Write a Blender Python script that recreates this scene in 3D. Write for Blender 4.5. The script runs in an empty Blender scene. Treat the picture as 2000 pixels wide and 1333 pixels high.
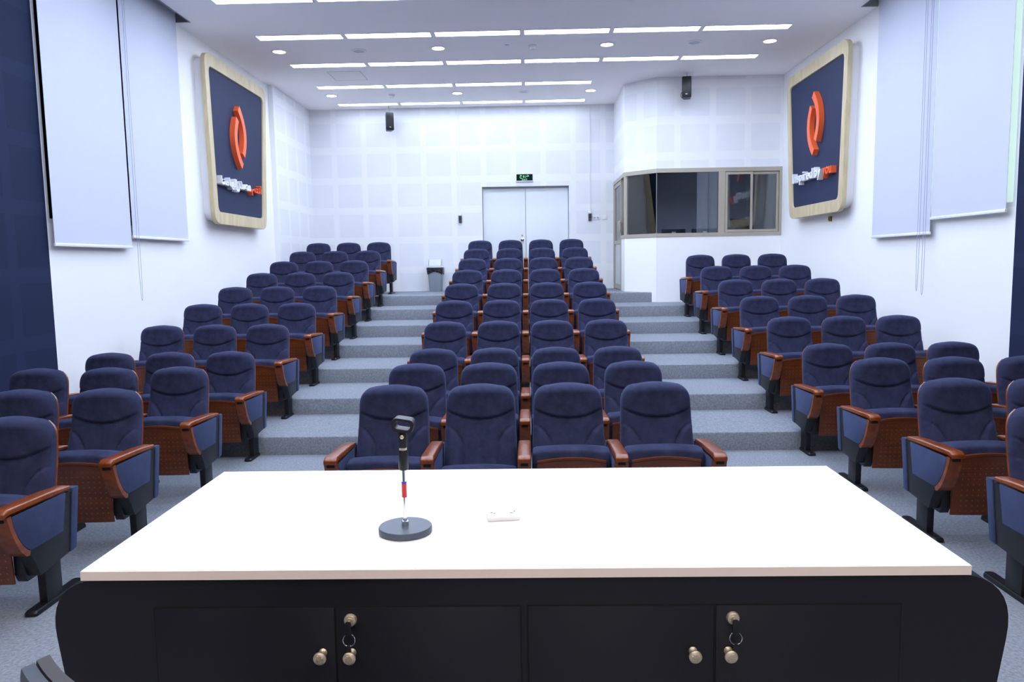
import bpy, bmesh, math, random
from mathutils import Vector, Matrix
random.seed(4)
SC = bpy.context.scene
COL = SC.collection
PI = math.pi

# ------------------------------------------------------------------ materials
def lin(c):
    return tuple(((v/255)/12.92 if v/255 <= .04045 else ((v/255+.055)/1.055)**2.4) for v in c) + (1.0,)

def mat(name, rgb, rough=.5, metal=0, spec=.5, sheen=0, coat=0, emit=None, estr=0):
    m = bpy.data.materials.new(name); m.use_nodes = True
    b = m.node_tree.nodes['Principled BSDF']
    b.inputs['Base Color'].default_value = lin(rgb)
    b.inputs['Roughness'].default_value = rough
    b.inputs['Metallic'].default_value = metal
    b.inputs['Specular IOR Level'].default_value = spec
    if sheen:
        b.inputs['Sheen Weight'].default_value = sheen
        b.inputs['Sheen Roughness'].default_value = .45
        b.inputs['Sheen Tint'].default_value = lin((150, 165, 230))
    if coat:
        b.inputs['Coat Weight'].default_value = coat
        b.inputs['Coat Roughness'].default_value = .12
    if emit:
        b.inputs['Emission Color'].default_value = lin(emit)
        b.inputs['Emission Strength'].default_value = estr
    return m

class N:
    """small node-graph helper"""
    def __init__(s, m):
        s.t = m.node_tree; s.b = s.t.nodes['Principled BSDF']
        s.c = s.t.nodes.new('ShaderNodeTexCoord').outputs['Object']
    def noise(s, scale, detail=3, vec=None, rough=.5):
        n = s.t.nodes.new('ShaderNodeTexNoise'); n.inputs['Scale'].default_value = scale
        n.inputs['Detail'].default_value = detail; n.inputs['Roughness'].default_value = rough
        s.t.links.new(vec or s.c, n.inputs['Vector']); return n.outputs['Fac']
    def scalev(s, v, vec=None):
        n = s.t.nodes.new('ShaderNodeMapping'); n.inputs['Scale'].default_value = v
        s.t.links.new(vec or s.c, n.inputs['Vector']); return n.outputs['Vector']
    def ramp(s, fac, stops):
        n = s.t.nodes.new('ShaderNodeValToRGB'); e = n.color_ramp.elements
        while len(e) < len(stops): e.new(.5)
        for el, (p, c) in zip(e, stops):
            el.position = p; el.color = lin(c)
        s.t.links.new(fac, n.inputs['Fac']); return n.outputs['Color']
    def math(s, op, a, b=None):
        n = s.t.nodes.new('ShaderNodeMath'); n.operation = op
        for i, v in enumerate((a, b)):
            if v is None: continue
            if isinstance(v, (int, float)): n.inputs[i].default_value = v
            else: s.t.links.new(v, n.inputs[i])
        return n.outputs[0]
    def xyz(s):
        n = s.t.nodes.new('ShaderNodeSeparateXYZ'); s.t.links.new(s.c, n.inputs[0]); return n.outputs
    def mix(s, fac, a, b, mode='MIX'):
        n = s.t.nodes.new('ShaderNodeMix'); n.data_type = 'RGBA'; n.blend_type = mode
        for i, v in ((0, fac), (6, a), (7, b)):
            if isinstance(v, (int, float)): n.inputs[i].default_value = v
            elif isinstance(v, tuple): n.inputs[i].default_value = v
            else: s.t.links.new(v, n.inputs[i])
        return n.outputs[2]
    def color(s, o): s.t.links.new(o, s.b.inputs['Base Color'])
    def bump(s, h, strength=.2, dist=.01):
        n = s.t.nodes.new('ShaderNodeBump'); n.inputs['Strength'].default_value = strength
        n.inputs['Distance'].default_value = dist
        s.t.links.new(h, n.inputs['Height']); s.t.links.new(n.outputs[0], s.b.inputs['Normal'])

M = {}
def fabric(name, lo, hi):
    m = mat(name, hi, .95, spec=.15, sheen=.22)
    g = N(m)
    f = g.noise(9, 4, rough=.65)
    g.color(g.ramp(f, [(.3, lo), (.7, hi)]))
    g.bump(g.noise(260, 2), .25, .002)
    return m
M['velvet'] = fabric('navy_velvet', (36, 39, 60), (56, 59, 87))
M['side_cloth'] = fabric('blue_side_cloth', (50, 58, 84), (60, 68, 96))

def wood(name, lo, hi, stretch, scale, rough, coat):
    m = mat(name, hi, rough, coat=coat)
    g = N(m)
    f = g.noise(scale, 5, g.scalev(stretch), .6)
    g.color(g.ramp(f, [(.3, lo), (.72, hi)]))
    return m
M['wood'] = wood('glossy_brown_wood', (102, 43, 6), (146, 70, 14), (14, 2, 14), 2.2, .32, .25)
M['birch'] = wood('pale_birch', (190, 172, 134), (214, 198, 162), (6, 6, 1.2), 2.5, .5, 0)
# seat underside: brown wood with a grid of small dots
m = M['wood_dots'] = wood('dotted_brown_wood', (84, 38, 12), (112, 54, 18), (2, 14, 9), 2.2, .34, .3)
g = N(m); x, y, z = g.xyz()
fx = g.math('ABSOLUTE', g.math('SUBTRACT', g.math('FRACT', g.math('DIVIDE', g.math('ADD', x, 10.0), .034)), .5))
fz = g.math('ABSOLUTE', g.math('SUBTRACT', g.math('FRACT', g.math('DIVIDE', z, .034)), .5))
r2 = g.math('ADD', g.math('MULTIPLY', fx, fx), g.math('MULTIPLY', fz, fz))
dot = g.math('LESS_THAN', r2, .010)
win = g.math('MULTIPLY', g.math('LESS_THAN', g.math('ABSOLUTE', x), .187),
             g.math('MULTIPLY', g.math('LESS_THAN', z, .527), g.math('GREATER_THAN', z, .22)))
old = m.node_tree.nodes['Principled BSDF'].inputs['Base Color'].links[0].from_socket
g.color(g.mix(g.math('MULTIPLY', dot, win), old, lin((150, 100, 56))))

m = M['carpet'] = mat('blue_grey_carpet', (128, 140, 156), .98, spec=.05)
g = N(m)
f = g.math('ADD', g.math('MULTIPLY', g.noise(420, 2), .6), g.math('MULTIPLY', g.noise(60, 3), .4))
g.color(g.ramp(f, [(.32, (96, 100, 108)), (.5, (131, 135, 143)), (.7, (162, 166, 175))]))
g.bump(g.noise(300, 2), .5, .004)

m = M['wall'] = mat('white_paint', (244, 243, 243), .75, spec=.25)
g = N(m); g.bump(g.noise(180, 2), .04, .001)
M['ceil'] = mat('ceiling_paint', (250, 247, 247), .9, spec=.1)
g = N(M['ceil']); g.bump(g.noise(120, 2), .05, .001)

def tiled(name, axis, x0, z0, p=.6, w=.49, h=.46):
    m = mat(name, (238, 238, 240), .8, spec=.2)
    g = N(m); c = g.xyz()
    a = g.math('FRACT', g.math('DIVIDE', g.math('ADD', c[axis], 60-x0), p))
    b = g.math('FRACT', g.math('DIVIDE', g.math('ADD', c[2], 60-z0), p))
    s = g.math('MULTIPLY', g.math('LESS_THAN', a, w/p), g.math('LESS_THAN', b, h/p))
    tone = g.ramp(g.noise(1.6, 2), [(.3, (226, 227, 231)), (.7, (231, 231, 233))])
    g.color(g.mix(s, lin((235, 235, 236)), tone))
    holes = g.math('MULTIPLY', s, g.noise(400, 1))
    g.bump(holes, .1, .002)
    return m
M['tile_back'] = tiled('perforated_tile_back', 0, -3.776, 3.53)
M['tile_left'] = tiled('perforated_tile_left', 1, 13.55, 3.53)
M['tile_booth'] = tiled('perforated_tile_booth', 0, 2.68, 3.62)
M['navy_wall'] = mat('navy_wall_paint', (34, 46, 82), .8, spec=.2)
g = N(M['navy_wall'])
x, y, z = g.xyz()
bl = g.math('MULTIPLY', g.math('LESS_THAN', g.math('FRACT', g.math('DIVIDE', g.math('ADD', y, 30), .6)), .8),
            g.math('LESS_THAN', g.math('FRACT', g.math('DIVIDE', z, .6)), .78))
g.color(g.mix(bl, lin((33, 43, 72)), lin((29, 38, 66))))
M['navy_panel'] = mat('navy_board_panel', (43, 51, 80), .7, spec=.25)
g = N(M['navy_panel']); g.bump(g.noise(300, 2), .1, .001)
M['orange'] = mat('orange_plastic', (246, 104, 52), .35)
M['white_letter'] = mat('white_letter_plastic', (240, 240, 244), .4)
M['white_plastic'] = mat('white_plastic', (232, 232, 234), .45)
M['body_white'] = mat('white_board_body', (236, 236, 240), .6)
M['black'] = mat('black_plastic', (20, 22, 27), .45)
M['black_metal'] = mat('black_metal', (16, 17, 21), .4, metal=.0)
M['slot'] = mat('dark_slot', (6, 6, 7), .8)
M['dark_metal'] = mat('dark_grey_metal', (70, 72, 78), .5, metal=.5)
M['slot_frame'] = mat('slot_frame_metal', (132, 134, 142), .5)
M['grey_metal'] = mat('grey_aluminium', (150, 152, 158), .4, metal=.7)
M['beige_metal'] = mat('beige_aluminium', (176, 168, 152), .45, metal=.25)
M['chrome'] = mat('chrome', (225, 225, 228), .12, metal=1)
M['brass'] = mat('antique_nickel', (226, 212, 190), .36, metal=.7)
M['blind'] = mat('blind_cloth', (206, 209, 222), .85, spec=.15)
g = N(M['blind']); g.bump(g.noise(350, 2), .1, .001)
M['cabinet'] = mat('black_navy_laminate', (24, 24, 32), .42, spec=.4)
g = N(M['cabinet']); g.bump(g.noise(500, 2), .04, .001)
M['cabinet_side'] = mat('navy_laminate_side', (24, 30, 58), .45)
M['table_white'] = mat('white_laminate', (248, 246, 245), .35)
M['table_edge'] = mat('edge_band', (253, 236, 226), .5)
M['door_white'] = mat('door_paint', (222, 226, 228), .5)
M['night'] = mat('dark_window_pane', (5, 6, 6), .15)
M['bin'] = mat('grey_bin_plastic', (140, 148, 158), .5)
M['lid'] = mat('bin_lid_plastic', (196, 200, 210), .5)
M['bag'] = mat('black_bin_bag', (18, 18, 18), .25)
g = N(M['bag']); g.bump(g.noise(40, 4), .8, .02)
M['red'] = mat('red_sticker', (214, 60, 52), .5)
M['blue_sticker'] = mat('blue_sticker', (60, 70, 200), .5)
M['grey_btn'] = mat('grey_button', (150, 158, 180), .5)
M['sign_dark'] = mat('exit_sign_face', (6, 32, 20), .6, spec=.08)
M['sign_green'] = mat('exit_sign_green', (150, 230, 180), .4, emit=(150, 235, 185), estr=.5)
M['paper'] = mat('paper', (240, 240, 240), .8)
M['frost'] = mat('frosted_panel', (196, 200, 202), .5)
M['equip'] = mat('grey_equipment', (86, 90, 100), .5)
M['dark_interior'] = mat('booth_paint', (225, 227, 232), .8)
M['chair_grey'] = mat('office_chair_leather', (62, 60, 62), .5)
M['chair_back'] = mat('office_chair_shell', (70, 76, 88), .45)
M['olive'] = mat('brass_connector', (120, 112, 62), .4, metal=.5)
M['daylight'] = mat('lit_window_pane', (214, 228, 220), .3, emit=(214, 236, 222), estr=.55)
m = M['lamp'] = mat('lamp_diffuser', (255, 255, 255), .5, emit=(215, 230, 255), estr=31.0)
M['lamp_low'] = mat('lamp_diffuser_low', (255, 255, 255), .5, emit=(215, 230, 255), estr=13.0)
M['added_lamp_warm'] = mat('added_warm_light_diffuser', (255, 255, 255), .5, emit=(255, 243, 232), estr=205.0)  # glow of the added lamps that warm the desk front
m = M['lamp_round'] = mat('downlight_diffuser', (255, 255, 255), .5, emit=(255, 250, 245), estr=16.0)

m = M['glass'] = bpy.data.materials.new('tinted_glass'); m.use_nodes = True
t = m.node_tree; t.nodes.clear()
o = t.nodes.new('ShaderNodeOutputMaterial'); mx = t.nodes.new('ShaderNodeMixShader')
tr = t.nodes.new('ShaderNodeBsdfTransparent'); tr.inputs[0].default_value = (.84, .87, .90, 1)
gl = t.nodes.new('ShaderNodeBsdfGlossy'); gl.inputs['Roughness'].default_value = .01
fr = t.nodes.new('ShaderNodeFresnel'); fr.inputs[0].default_value = 1.9
t.links.new(fr.outputs[0], mx.inputs[0]); t.links.new(tr.outputs[0], mx.inputs[1])
t.links.new(gl.outputs[0], mx.inputs[2]); t.links.new(mx.outputs[0], o.inputs[0])

# ------------------------------------------------------------------ mesh helpers
def rpoly(pts, radii, seg=6):
    """round the corners of a 2-D polygon"""
    out = []; n = len(pts)
    if not isinstance(radii, (list, tuple)): radii = [radii]*n
    for i, (p, r) in enumerate(zip(pts, radii)):
        p = Vector(p); a = Vector(pts[i-1]); b = Vector(pts[(i+1) % n])
        if r <= 0: out.append(tuple(p)); continue
        d1 = (a-p).normalized(); d2 = (b-p).normalized()
        ang = d1.angle(d2); tl = min(r/math.tan(ang/2), (a-p).length*.49, (b-p).length*.49)
        s = p+d1*tl; e = p+d2*tl
        for k in range(seg+1):
            f = k/seg
            out.append(tuple((s*(1-f)**2)+(p*(2*f*(1-f)))+(e*f*f)))
    return out

class B:
    def __init__(s): s.bm = bmesh.new()
    def box(s, x0, x1, y0, y1, z0, z1, bev=0, seg=2, mx=None):
        r = bmesh.ops.create_cube(s.bm, size=1)
        vs = r['verts']
        for v in vs:
            v.co = Vector(((x0+x1)/2+v.co.x*(x1-x0), (y0+y1)/2+v.co.y*(y1-y0), (z0+z1)/2+v.co.z*(z1-z0)))
        if bev:
            es = list({e for v in vs for e in v.link_edges})
            r2 = bmesh.ops.bevel(s.bm, geom=es, offset=bev, segments=seg, profile=.5, affect='EDGES')
            vs = list({v for f in r2['faces'] for v in f.verts} | {v for v in vs if v.is_valid})
        if mx: bmesh.ops.transform(s.bm, matrix=mx, verts=vs)
        return s
    def loft(s, rings, cap=True, closed=True):
        """rings: lists of 3-D points with equal count"""
        rv = [[s.bm.verts.new(p) for p in ring] for ring in rings]
        n = len(rv[0])
        for a, b in zip(rv[:-1], rv[1:]):
            for i in range(n if closed else n-1):
                j = (i+1) % n
                s.bm.faces.new((a[i], a[j], b[j], b[i]))
        if cap and closed:
            s.bm.faces.new(rv[0][::-1]); s.bm.faces.new(rv[-1])
        return s
    def prism(s, poly, axis, a, b, bev=0):
        """extrude a 2-D polygon along an axis; poly is (y,z) for x, (x,z) for y, (x,y) for z"""
        def P(p, d): return {'x': (d, p[0], p[1]), 'y': (p[0], d, p[1]), 'z': (p[0], p[1], d)}[axis]
        if bev:
            c = Vector((sum(p[0] for p in poly)/len(poly), sum(p[1] for p in poly)/len(poly)))
            def ins(d):
                out = []
                n = len(poly)
                ar = sum(poly[i-1][0]*poly[i][1]-poly[i][0]*poly[i-1][1] for i in range(n))
                sg = 1 if ar > 0 else -1
                for i in range(n):
                    p = Vector(poly[i]); e1 = (p-Vector(poly[i-1])); e2 = (Vector(poly[(i+1) % n])-p)
                    if e1.length < 1e-7: e1 = e2
                    if e2.length < 1e-7: e2 = e1
                    t_ = (e1.normalized()+e2.normalized()).normalized()
                    nn = Vector((-t_.y, t_.x))*sg
                    out.append(tuple(p+nn*d))
                return out
            sgn = 1 if b > a else -1
            i1 = ins(bev); i2 = ins(bev*.3)
            return s.loft([[P(p, a) for p in i1], [P(p, a+sgn*bev*.3) for p in i2], [P(p, a+sgn*bev) for p in poly],
                           [P(p, b-sgn*bev) for p in poly], [P(p, b-sgn*bev*.3) for p in i2], [P(p, b) for p in i1]])
        return s.loft([[P(p, a) for p in poly], [P(p, b) for p in poly]])
    def tube(s, path, r, seg=10, closed=False):
        path = [Vector(p) for p in path]; n = len(path); rings = []
        rr = r if isinstance(r, (list, tuple)) else [r]*n
        up = Vector((0, 0, 1))
        prev = None
        for i, p in enumerate(path):
            if closed: d = path[(i+1) % n]-path[i-1]
            else: d = path[min(i+1, n-1)]-path[max(i-1, 0)]
            d.normalize()
            if prev is None:
                a = d.cross(up if abs(d.z) < .9 else Vector((1, 0, 0))).normalized()
            else:
                a = (prev-d*prev.dot(d)).normalized()
            prev = a; b = d.cross(a)
            rings.append([p+(a*math.cos(2*PI*k/seg)+b*math.sin(2*PI*k/seg))*rr[i] for k in range(seg)])
        if closed: rings.append(rings[0])
        return s.loft(rings, cap=not closed)
    def lathe(s, prof, c=(0, 0, 0), seg=32, mx=None):
        hollow = prof[0][0] > 1e-4 and prof[-1][0] > 1e-4
        if hollow and prof[0] != prof[-1]: prof = list(prof)+[prof[0]]
        """prof: (radius, z) pairs"""
        c = Vector(c); rings = []
        for r, z in prof:
            ring = [Vector((max(r, 1e-5)*math.cos(2*PI*k/seg), max(r, 1e-5)*math.sin(2*PI*k/seg), z)) for k in range(seg)]
            rings.append([(mx @ p if mx else p)+c for p in ring])
        return s.loft(rings, cap=not hollow)
    def make(s, name, material, parent=None, sharp=38, **props):
        bmesh.ops.remove_doubles(s.bm, verts=s.bm.verts, dist=1e-6)
        bmesh.ops.recalc_face_normals(s.bm, faces=s.bm.faces)
        me = bpy.data.meshes.new(name); s.bm.to_mesh(me); s.bm.free()
        mats = material if isinstance(material, (list, tuple)) else [material]
        for m_ in mats: me.materials.append(M[m_] if isinstance(m_, str) else m_)
        me.polygons.foreach_set('use_smooth', [True]*len(me.polygons))
        me.set_sharp_from_angle(angle=math.radians(sharp))
        o = bpy.data.objects.new(name, me); COL.objects.link(o)
        if parent: o.parent = parent
        for k, v in props.items(): o[k] = v
        return o

def thing(name, label, cat, loc=(0, 0, 0), rz=0, group=None):
    o = bpy.data.objects.new(name, None); COL.objects.link(o)
    o.empty_display_size = .1
    o.location = loc; o.rotation_euler = (0, 0, rz)
    o['label'] = label; o['category'] = cat
    if group: o['group'] = group
    return o

def tag(o, label, cat, group=None):
    o['label'] = label; o['category'] = cat
    if group: o['group'] = group
    return o

def struct(o):
    o['kind'] = 'structure'; return o

def copy_tree(root, parent=None):
    c = root.copy(); COL.objects.link(c)
    if parent: c.parent = parent
    for ch in list(root.children): copy_tree(ch, c)
    return c

def text_bm(body, size, extrude, bevel=0, align='CENTER', spacing=1.0, off=0):
    cu = bpy.data.curves.new('txt', 'FONT'); cu.body = body; cu.size = size
    cu.extrude = extrude; cu.bevel_depth = bevel; cu.align_x = align; cu.space_character = spacing
    cu.offset = off
    o = bpy.data.objects.new('txt', cu); COL.objects.link(o)
    bpy.context.view_layer.update()
    dg = bpy.context.evaluated_depsgraph_get()
    me = bpy.data.meshes.new_from_object(o.evaluated_get(dg))
    bpy.data.objects.remove(o)
    return me

# ------------------------------------------------------------------ camera
CH = 1.7927; CX = .0379; FPX = 1497.3
pitch, yaw, roll = -.1032, -.0223, -.0159
fw = Vector((math.sin(yaw)*math.cos(pitch), math.cos(yaw)*math.cos(pitch), math.sin(pitch)))
r0 = Vector((math.cos(yaw), -math.sin(yaw), 0)); u0 = r0.cross(fw)
cr, sr = math.cos(roll), math.sin(roll)
rv = r0*cr+u0*sr; uv = u0*cr-r0*sr
cam = bpy.data.cameras.new('camera'); co = bpy.data.objects.new('camera', cam); COL.objects.link(co)
cam.sensor_width = 36; cam.lens = FPX/2000*36; cam.clip_start = .05
R3 = Matrix((rv, uv, -fw)).transposed()
co.matrix_world = Matrix.Translation((CX, 0, CH)) @ R3.to_4x4()
SC.camera = co

# ------------------------------------------------------------------ dimensions
XL, XR = -4.39, 4.42          # side walls
YF, YB, ZC = -3.0, 15.66, 4.874
S, D1, P, RS = .58, 5.1105, 1.0749, .1744
R1 = 7.085                    # first riser
NR = 7
ZT = NR*RS
def riser(i): return R1+P*(i-1)
def row_z(k): return RS*max(0, k-3)

# ------------------------------------------------------------------ floor: flat part and seven carpeted steps
pr = [(YF, -.25), (YF, 0)]
for i in range(1, NR+1):
    y = riser(i); z = RS*(i-1)
    pr += [(y, z), (y, z+RS-.02), (y+.006, z+RS-.006), (y+.02, z+RS)]
pr += [(YB+.2, ZT), (YB+.2, -.25)]
b = B()
# build as quads strip so the concave profile stays clean
def strip(prof, x0, x1):
    vs0 = [b.bm.verts.new((x0, p[0], p[1])) for p in prof]; vs1 = [b.bm.verts.new((x1, p[0], p[1])) for p in prof]
    n = len(prof)
    for i in range(n):
        j = (i+1) % n
        b.bm.faces.new((vs0[i], vs0[j], vs1[j], vs1[i]))
    b.bm.faces.new(vs0); b.bm.faces.new(vs1[::-1])
strip(pr, XL-.2, XR+.2)
struct(b.make('floor', 'carpet'))

# ceiling with the two blind slots cut out
SLX, SRX = -4.19, 4.215
b = B()
b.box(SLX, SRX, YF, YB+.2, ZC, ZC+.2)
b.box(XL-.2, SLX, 9.985, YB+.2, ZC, ZC+.2); b.box(SRX, XR+.2, 9.985, YB+.2, ZC, ZC+.2)
b.box(XL-.2, SLX, YF, 6.95, ZC, ZC+.2); b.box(SRX, XR+.2, YF, 6.95, ZC, ZC+.2)
struct(b.make('ceiling', 'ceil'))
for n, (xa, xb, edge) in enumerate(((XL-.02, SLX, SLX), (SRX, XR+.02, SRX))):
    b = B()
    b.box(xa, xb, 6.95, 9.985, ZC+.2, ZC+.22)
    sgn = 1 if n == 0 else -1
    b.box(edge-.012*sgn if n == 0 else edge, edge if n == 0 else edge+.012, 6.95, 9.985, ZC-.004, ZC+.2)
    b.box(xa, xb, 9.96, 9.985, ZC-.004, ZC+.2); b.box(xa, xb, 6.95, 6.975, ZC-.004, ZC+.2)
    o = b.make('trim_%d' % (n+1), 'slot_frame'); struct(o)

# walls
WY0, WY1, WZ = 7.06, 9.84, 2.215      # window opening behind the blinds
def side_wall(name, x0, x1):
    b = B()
    b.box(x0, x1, 7.05, YB+.2, -.2, WZ)
    b.box(x0, x1, WY1, YB+.2, WZ, ZC+.25)
    b.box(x0, x1, 7.05, WY0, WZ, ZC+.25)
    return struct(b.make(name, 'wall'))
side_wall('wall_left', XL-.2, XL)
side_wall('wall_right', XR, XR+.2)
for n, (x0, x1) in (('wall_left_front', (XL-.2, XL)), ('wall_right_front', (XR, XR+.2))):
    b = B(); b.box(x0, x1, YF, 7.05, -.2, ZC+.25); struct(b.make(n, 'navy_wall'))
b = B(); b.box(XL, -4.305, 13.45, YB, ZT-.4, ZC); struct(b.make('wall_left_rear', ['tile_left']))
b = B(); b.box(XL-.2, XR+.2, YF-.2, YF, -.2, ZC+.25); struct(b.make('wall_front', 'wall'))
b = B(); b.box(-3.2, -1.0, YF, YF+.05, 0, 4.2); b.box(1.2, 3.4, YF, YF+.05, 0, 4.2)
struct(b.make('trim_3', 'equip'))
# back wall with the door recess
DX0, DX1, DZ = -.87, .88, 3.30
b = B()
b.box(XL-.2, DX0, YB, YB+.2, ZT-.3, ZC+.2); b.box(DX1, XR+.2, YB, YB+.2, ZT-.3, ZC+.2)
b.box(DX0, DX1, YB, YB+.2, DZ, ZC+.2)
struct(b.make('wall_back', 'tile_back'))
dr = struct(B().box(DX0, DX1, YB+.17, YB+.2, ZT, DZ).make('door_1', 'door_white'))
for x0, x1 in ((DX0+.012, .0), (.008, DX1-.012)):
    lf = B().box(x0, x1, YB+.125, YB+.17, ZT+.008, DZ-.03, .004).make('leaf', 'door_white', dr)
    if x0 < -.5:
        h = B().lathe([(0, 0), (.018, 0), (.018, .012), (.0, .014)], (-.07, YB+.125, 2.32), 20, Matrix.Rotation(PI/2, 3, 'X')).make('keyhole', 'grey_metal', lf)
        h = B().lathe([(0, 0), (.034, 0), (.034, .008), (.012, .012), (.012, .05), (.03, .055), (.03, .075), (0, .08)],
                      (-.07, YB+.125, 2.235), 24, Matrix.Rotation(PI/2, 3, 'X')).make('door_knob', 'chrome', lf)

# side windows behind the blinds
for n, (xa, sg, pane) in enumerate(((XL, 1, 'night'), (XR, -1, 'daylight'))):
    b = B()
    xs = sorted((xa-sg*.05, xa-sg*.005))
    b.box(xs[0], xs[1], WY0, WY0+.045, WZ, ZC+.2); b.box(xs[0], xs[1], WY1-.045, WY1, WZ, ZC+.2)
    b.box(xs[0], xs[1], WY0+.045, WY1-.045, WZ, WZ+.045); b.box(xs[0], xs[1], 8.42, 8.46, WZ+.045, ZC+.2)
    w = struct(b.make('window_%d' % (n+1), 'white_plastic'))
    xs = sorted((xa-sg*.05, xa-sg*.03))
    B().box(xs[0], xs[1], WY0+.045, WY1-.045, WZ+.045, ZC+.2).make('pane', pane, w)

# roller blinds
def blind(side, y0, y1, zb, label, chains):
    sg = 1 if side == 'L' else -1
    xf = (-4.33 if side == 'L' else 4.36)
    t = thing('roller_blind', label, 'blind', (xf, (y0+y1)/2, zb), group=None)
    hw = (y1-y0)/2; H = ZC+.1-zb
    B().box(-.0015, .0015, -hw, hw, .02, H).make('blind_cloth', 'blind', t)
    pf = rpoly([(-.011, 0), (.011, 0), (.011, .032), (-.011, .032)], .008, 3)
    B().prism(pf, 'y', -hw-.004, hw+.004, .003).make('bottom_bar', 'white_plastic', t)
    B().tube([(.0, -hw, H+.01), (.0, hw, H+.01)], .028, 14).make('roller', 'white_plastic', t)
    for yc, zl, dx in chains:
        yl = yc-(y0+y1)/2; zz = zl-zb
        path = [(sg*dx, yl-.02, H+.02), (sg*dx, yl-.028, zz+.3), (sg*dx, yl-.014, zz+.03), (sg*dx, yl, zz), (sg*dx, yl+.014, zz+.03), (sg*dx, yl+.02, zz+.3), (sg*dx, yl+.016, H+.02)]
        B().tube(path, .0022, 6).make('pull_chain', 'grey_btn', t)
    return t
blind('L', 7.05, 8.44, 2.0, 'white roller blind on the left wall, next to the navy wall section', [])
blind('L', 8.475, 9.865, 2.115, 'white roller blind on the left wall nearest the framed board', [(8.53, 1.42, .03)])
blind('R', 8.41, 9.80, 2.012, 'white roller blind on the right wall nearest the framed board', [(8.47, 1.36, .03), (8.56, 1.40, .045)])
blind('R', 7.10, 8.395, 2.165, 'white roller blind on the right wall, next to the navy wall section', [])

# ------------------------------------------------------------------ projection booth at the back right
C0, C1, C2, C3 = (1.783, YB), (1.783, 13.96), (2.27, 13.47), (XR, 13.47)
GZ0, GZ1 = 2.18, 3.345
def wall_run(b, p, q, z0, z1, th=.1, ext0=0, ext1=0):
    p = Vector(p); q = Vector(q); d = (q-p).normalized(); n = Vector((-d.y, d.x))  # thickness to the left of p->q
    p = p-d*ext0; q = q+d*ext1
    b.prism([tuple(p), tuple(q), tuple(q+n*th), tuple(p+n*th)], 'z', z0, z1)
tn = math.tan(math.radians(22.5))*.1
def path_prism(b, pts, th, z0, z1):
    """constant-thickness wall along a poly-line, mitred at the corners"""
    pts = [Vector(p) for p in pts]; off = []
    for i, p in enumerate(pts):
        ds = []
        if i > 0: ds.append((p-pts[i-1]).normalized())
        if i < len(pts)-1: ds.append((pts[i+1]-p).normalized())
        ns = [Vector((-d.y, d.x)) for d in ds]
        nn = sum(ns, Vector((0, 0))).normalized()
        off.append(p+nn*(th/nn.dot(ns[0])))
    for i in range(len(pts)-1):
        b.prism([tuple(pts[i]), tuple(pts[i+1]), tuple(off[i+1]), tuple(off[i])], 'z', z0, z1)
b = B(); path_prism(b, [(1.783, 14.46), C1, C2, C3], .12, .3, GZ0); struct(b.make('wall_booth_lower', 'wall'))
b = B(); path_prism(b, [C0, C1, C2, C3], .12, GZ1, ZC); struct(b.make('wall_booth_upper', 'tile_booth'))
# aluminium framing
fr = B()
o1 = [(1.783-.012, YB), (1.783-.012, 13.955), (2.265, 13.458), (XR, 13.458)]
path_prism(fr, o1, .07, GZ1-.07, GZ1)
path_prism(fr, [(1.771, 14.44), (1.771, 13.955), (2.265, 13.458), (XR, 13.458)], .07, GZ0, GZ0+.06)
fr.box(1.771, 1.841, 13.94, 13.985, GZ0+.06, GZ1-.07)                       # corner post
fr.box(3.335, 3.445, 13.458, 13.53, GZ0+.06, GZ1-.07)
fr.box(XR-.045, XR, 13.458, 13.53, GZ0+.06, GZ1-.07)
w3 = struct(fr.make('window_3', 'beige_metal'))
gy = 13.49
for p, q in (((1.80, 13.965), (2.276, 13.488)), ((2.28, gy), (3.335, gy))):
    b = B(); wall_run(b, p, q, GZ0+.06, GZ1-.07, .008); b.make('pane', 'glass', w3)
b = B(); b.box(1.80, 1.808, 13.985, 14.40, GZ0+.06, GZ1-.07); b.make('pane', 'glass', w3)
b = B(); b.tube([(2.276, 13.486, GZ0+.06), (2.276, 13.486, GZ1-.07)], .007, 8); b.make('glass_joint', 'grey_metal', w3)
for i, (xa, xb, yy) in enumerate(((3.45, 3.92, 13.475), (3.875, XR-.05, 13.50))):
    b = B(); z0, z1 = GZ0+.065, GZ1-.08
    b.box(xa, xa+.04, yy-.012, yy+.012, z0, z1); b.box(xb-.04, xb, yy-.012, yy+.012, z0, z1)
    b.box(xa+.04, xb-.04, yy-.012, yy+.012, z0, z0+.04); b.box(xa+.04, xb-.04, yy-.012, yy+.012, z1-.04, z1)
    sash = b.make('sash', 'beige_metal', w3)
    B().box(xa+.04, xb-.04, yy-.003, yy+.003, z0+.04, z1-.04).make('pane', 'glass', sash)
# booth door
b = B()
b.box(1.771, 1.841, 14.44, 14.485, ZT, GZ1-.07); b.box(1.771, 1.841, YB-.05, YB, ZT, GZ1-.07)
d2 = struct(b.make('door_2', 'beige_metal'))
b = B(); ya, yb = 14.49, YB-.055
b.box(1.785, 1.825, ya, ya+.07, ZT+.01, GZ1-.075); b.box(1.785, 1.825, yb-.07, yb, ZT+.01, GZ1-.075)
b.box(1.785, 1.825, ya+.07, yb-.07, ZT+.01, ZT+.11); b.box(1.785, 1.825, ya+.07, yb-.07, GZ1-.145, GZ1-.075)
b.box(1.785, 1.825, ya+.07, yb-.07, 2.10, 2.17)
lf = b.make('leaf', 'beige_metal', d2)
B().box(1.80, 1.808, ya+.07, yb-.07, 2.17, GZ1-.145).make('pane', 'glass', lf)
B().box(1.80, 1.808, ya+.07, yb-.07, ZT+.11, 2.10).make('lower_panel', 'frost', lf)
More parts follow.
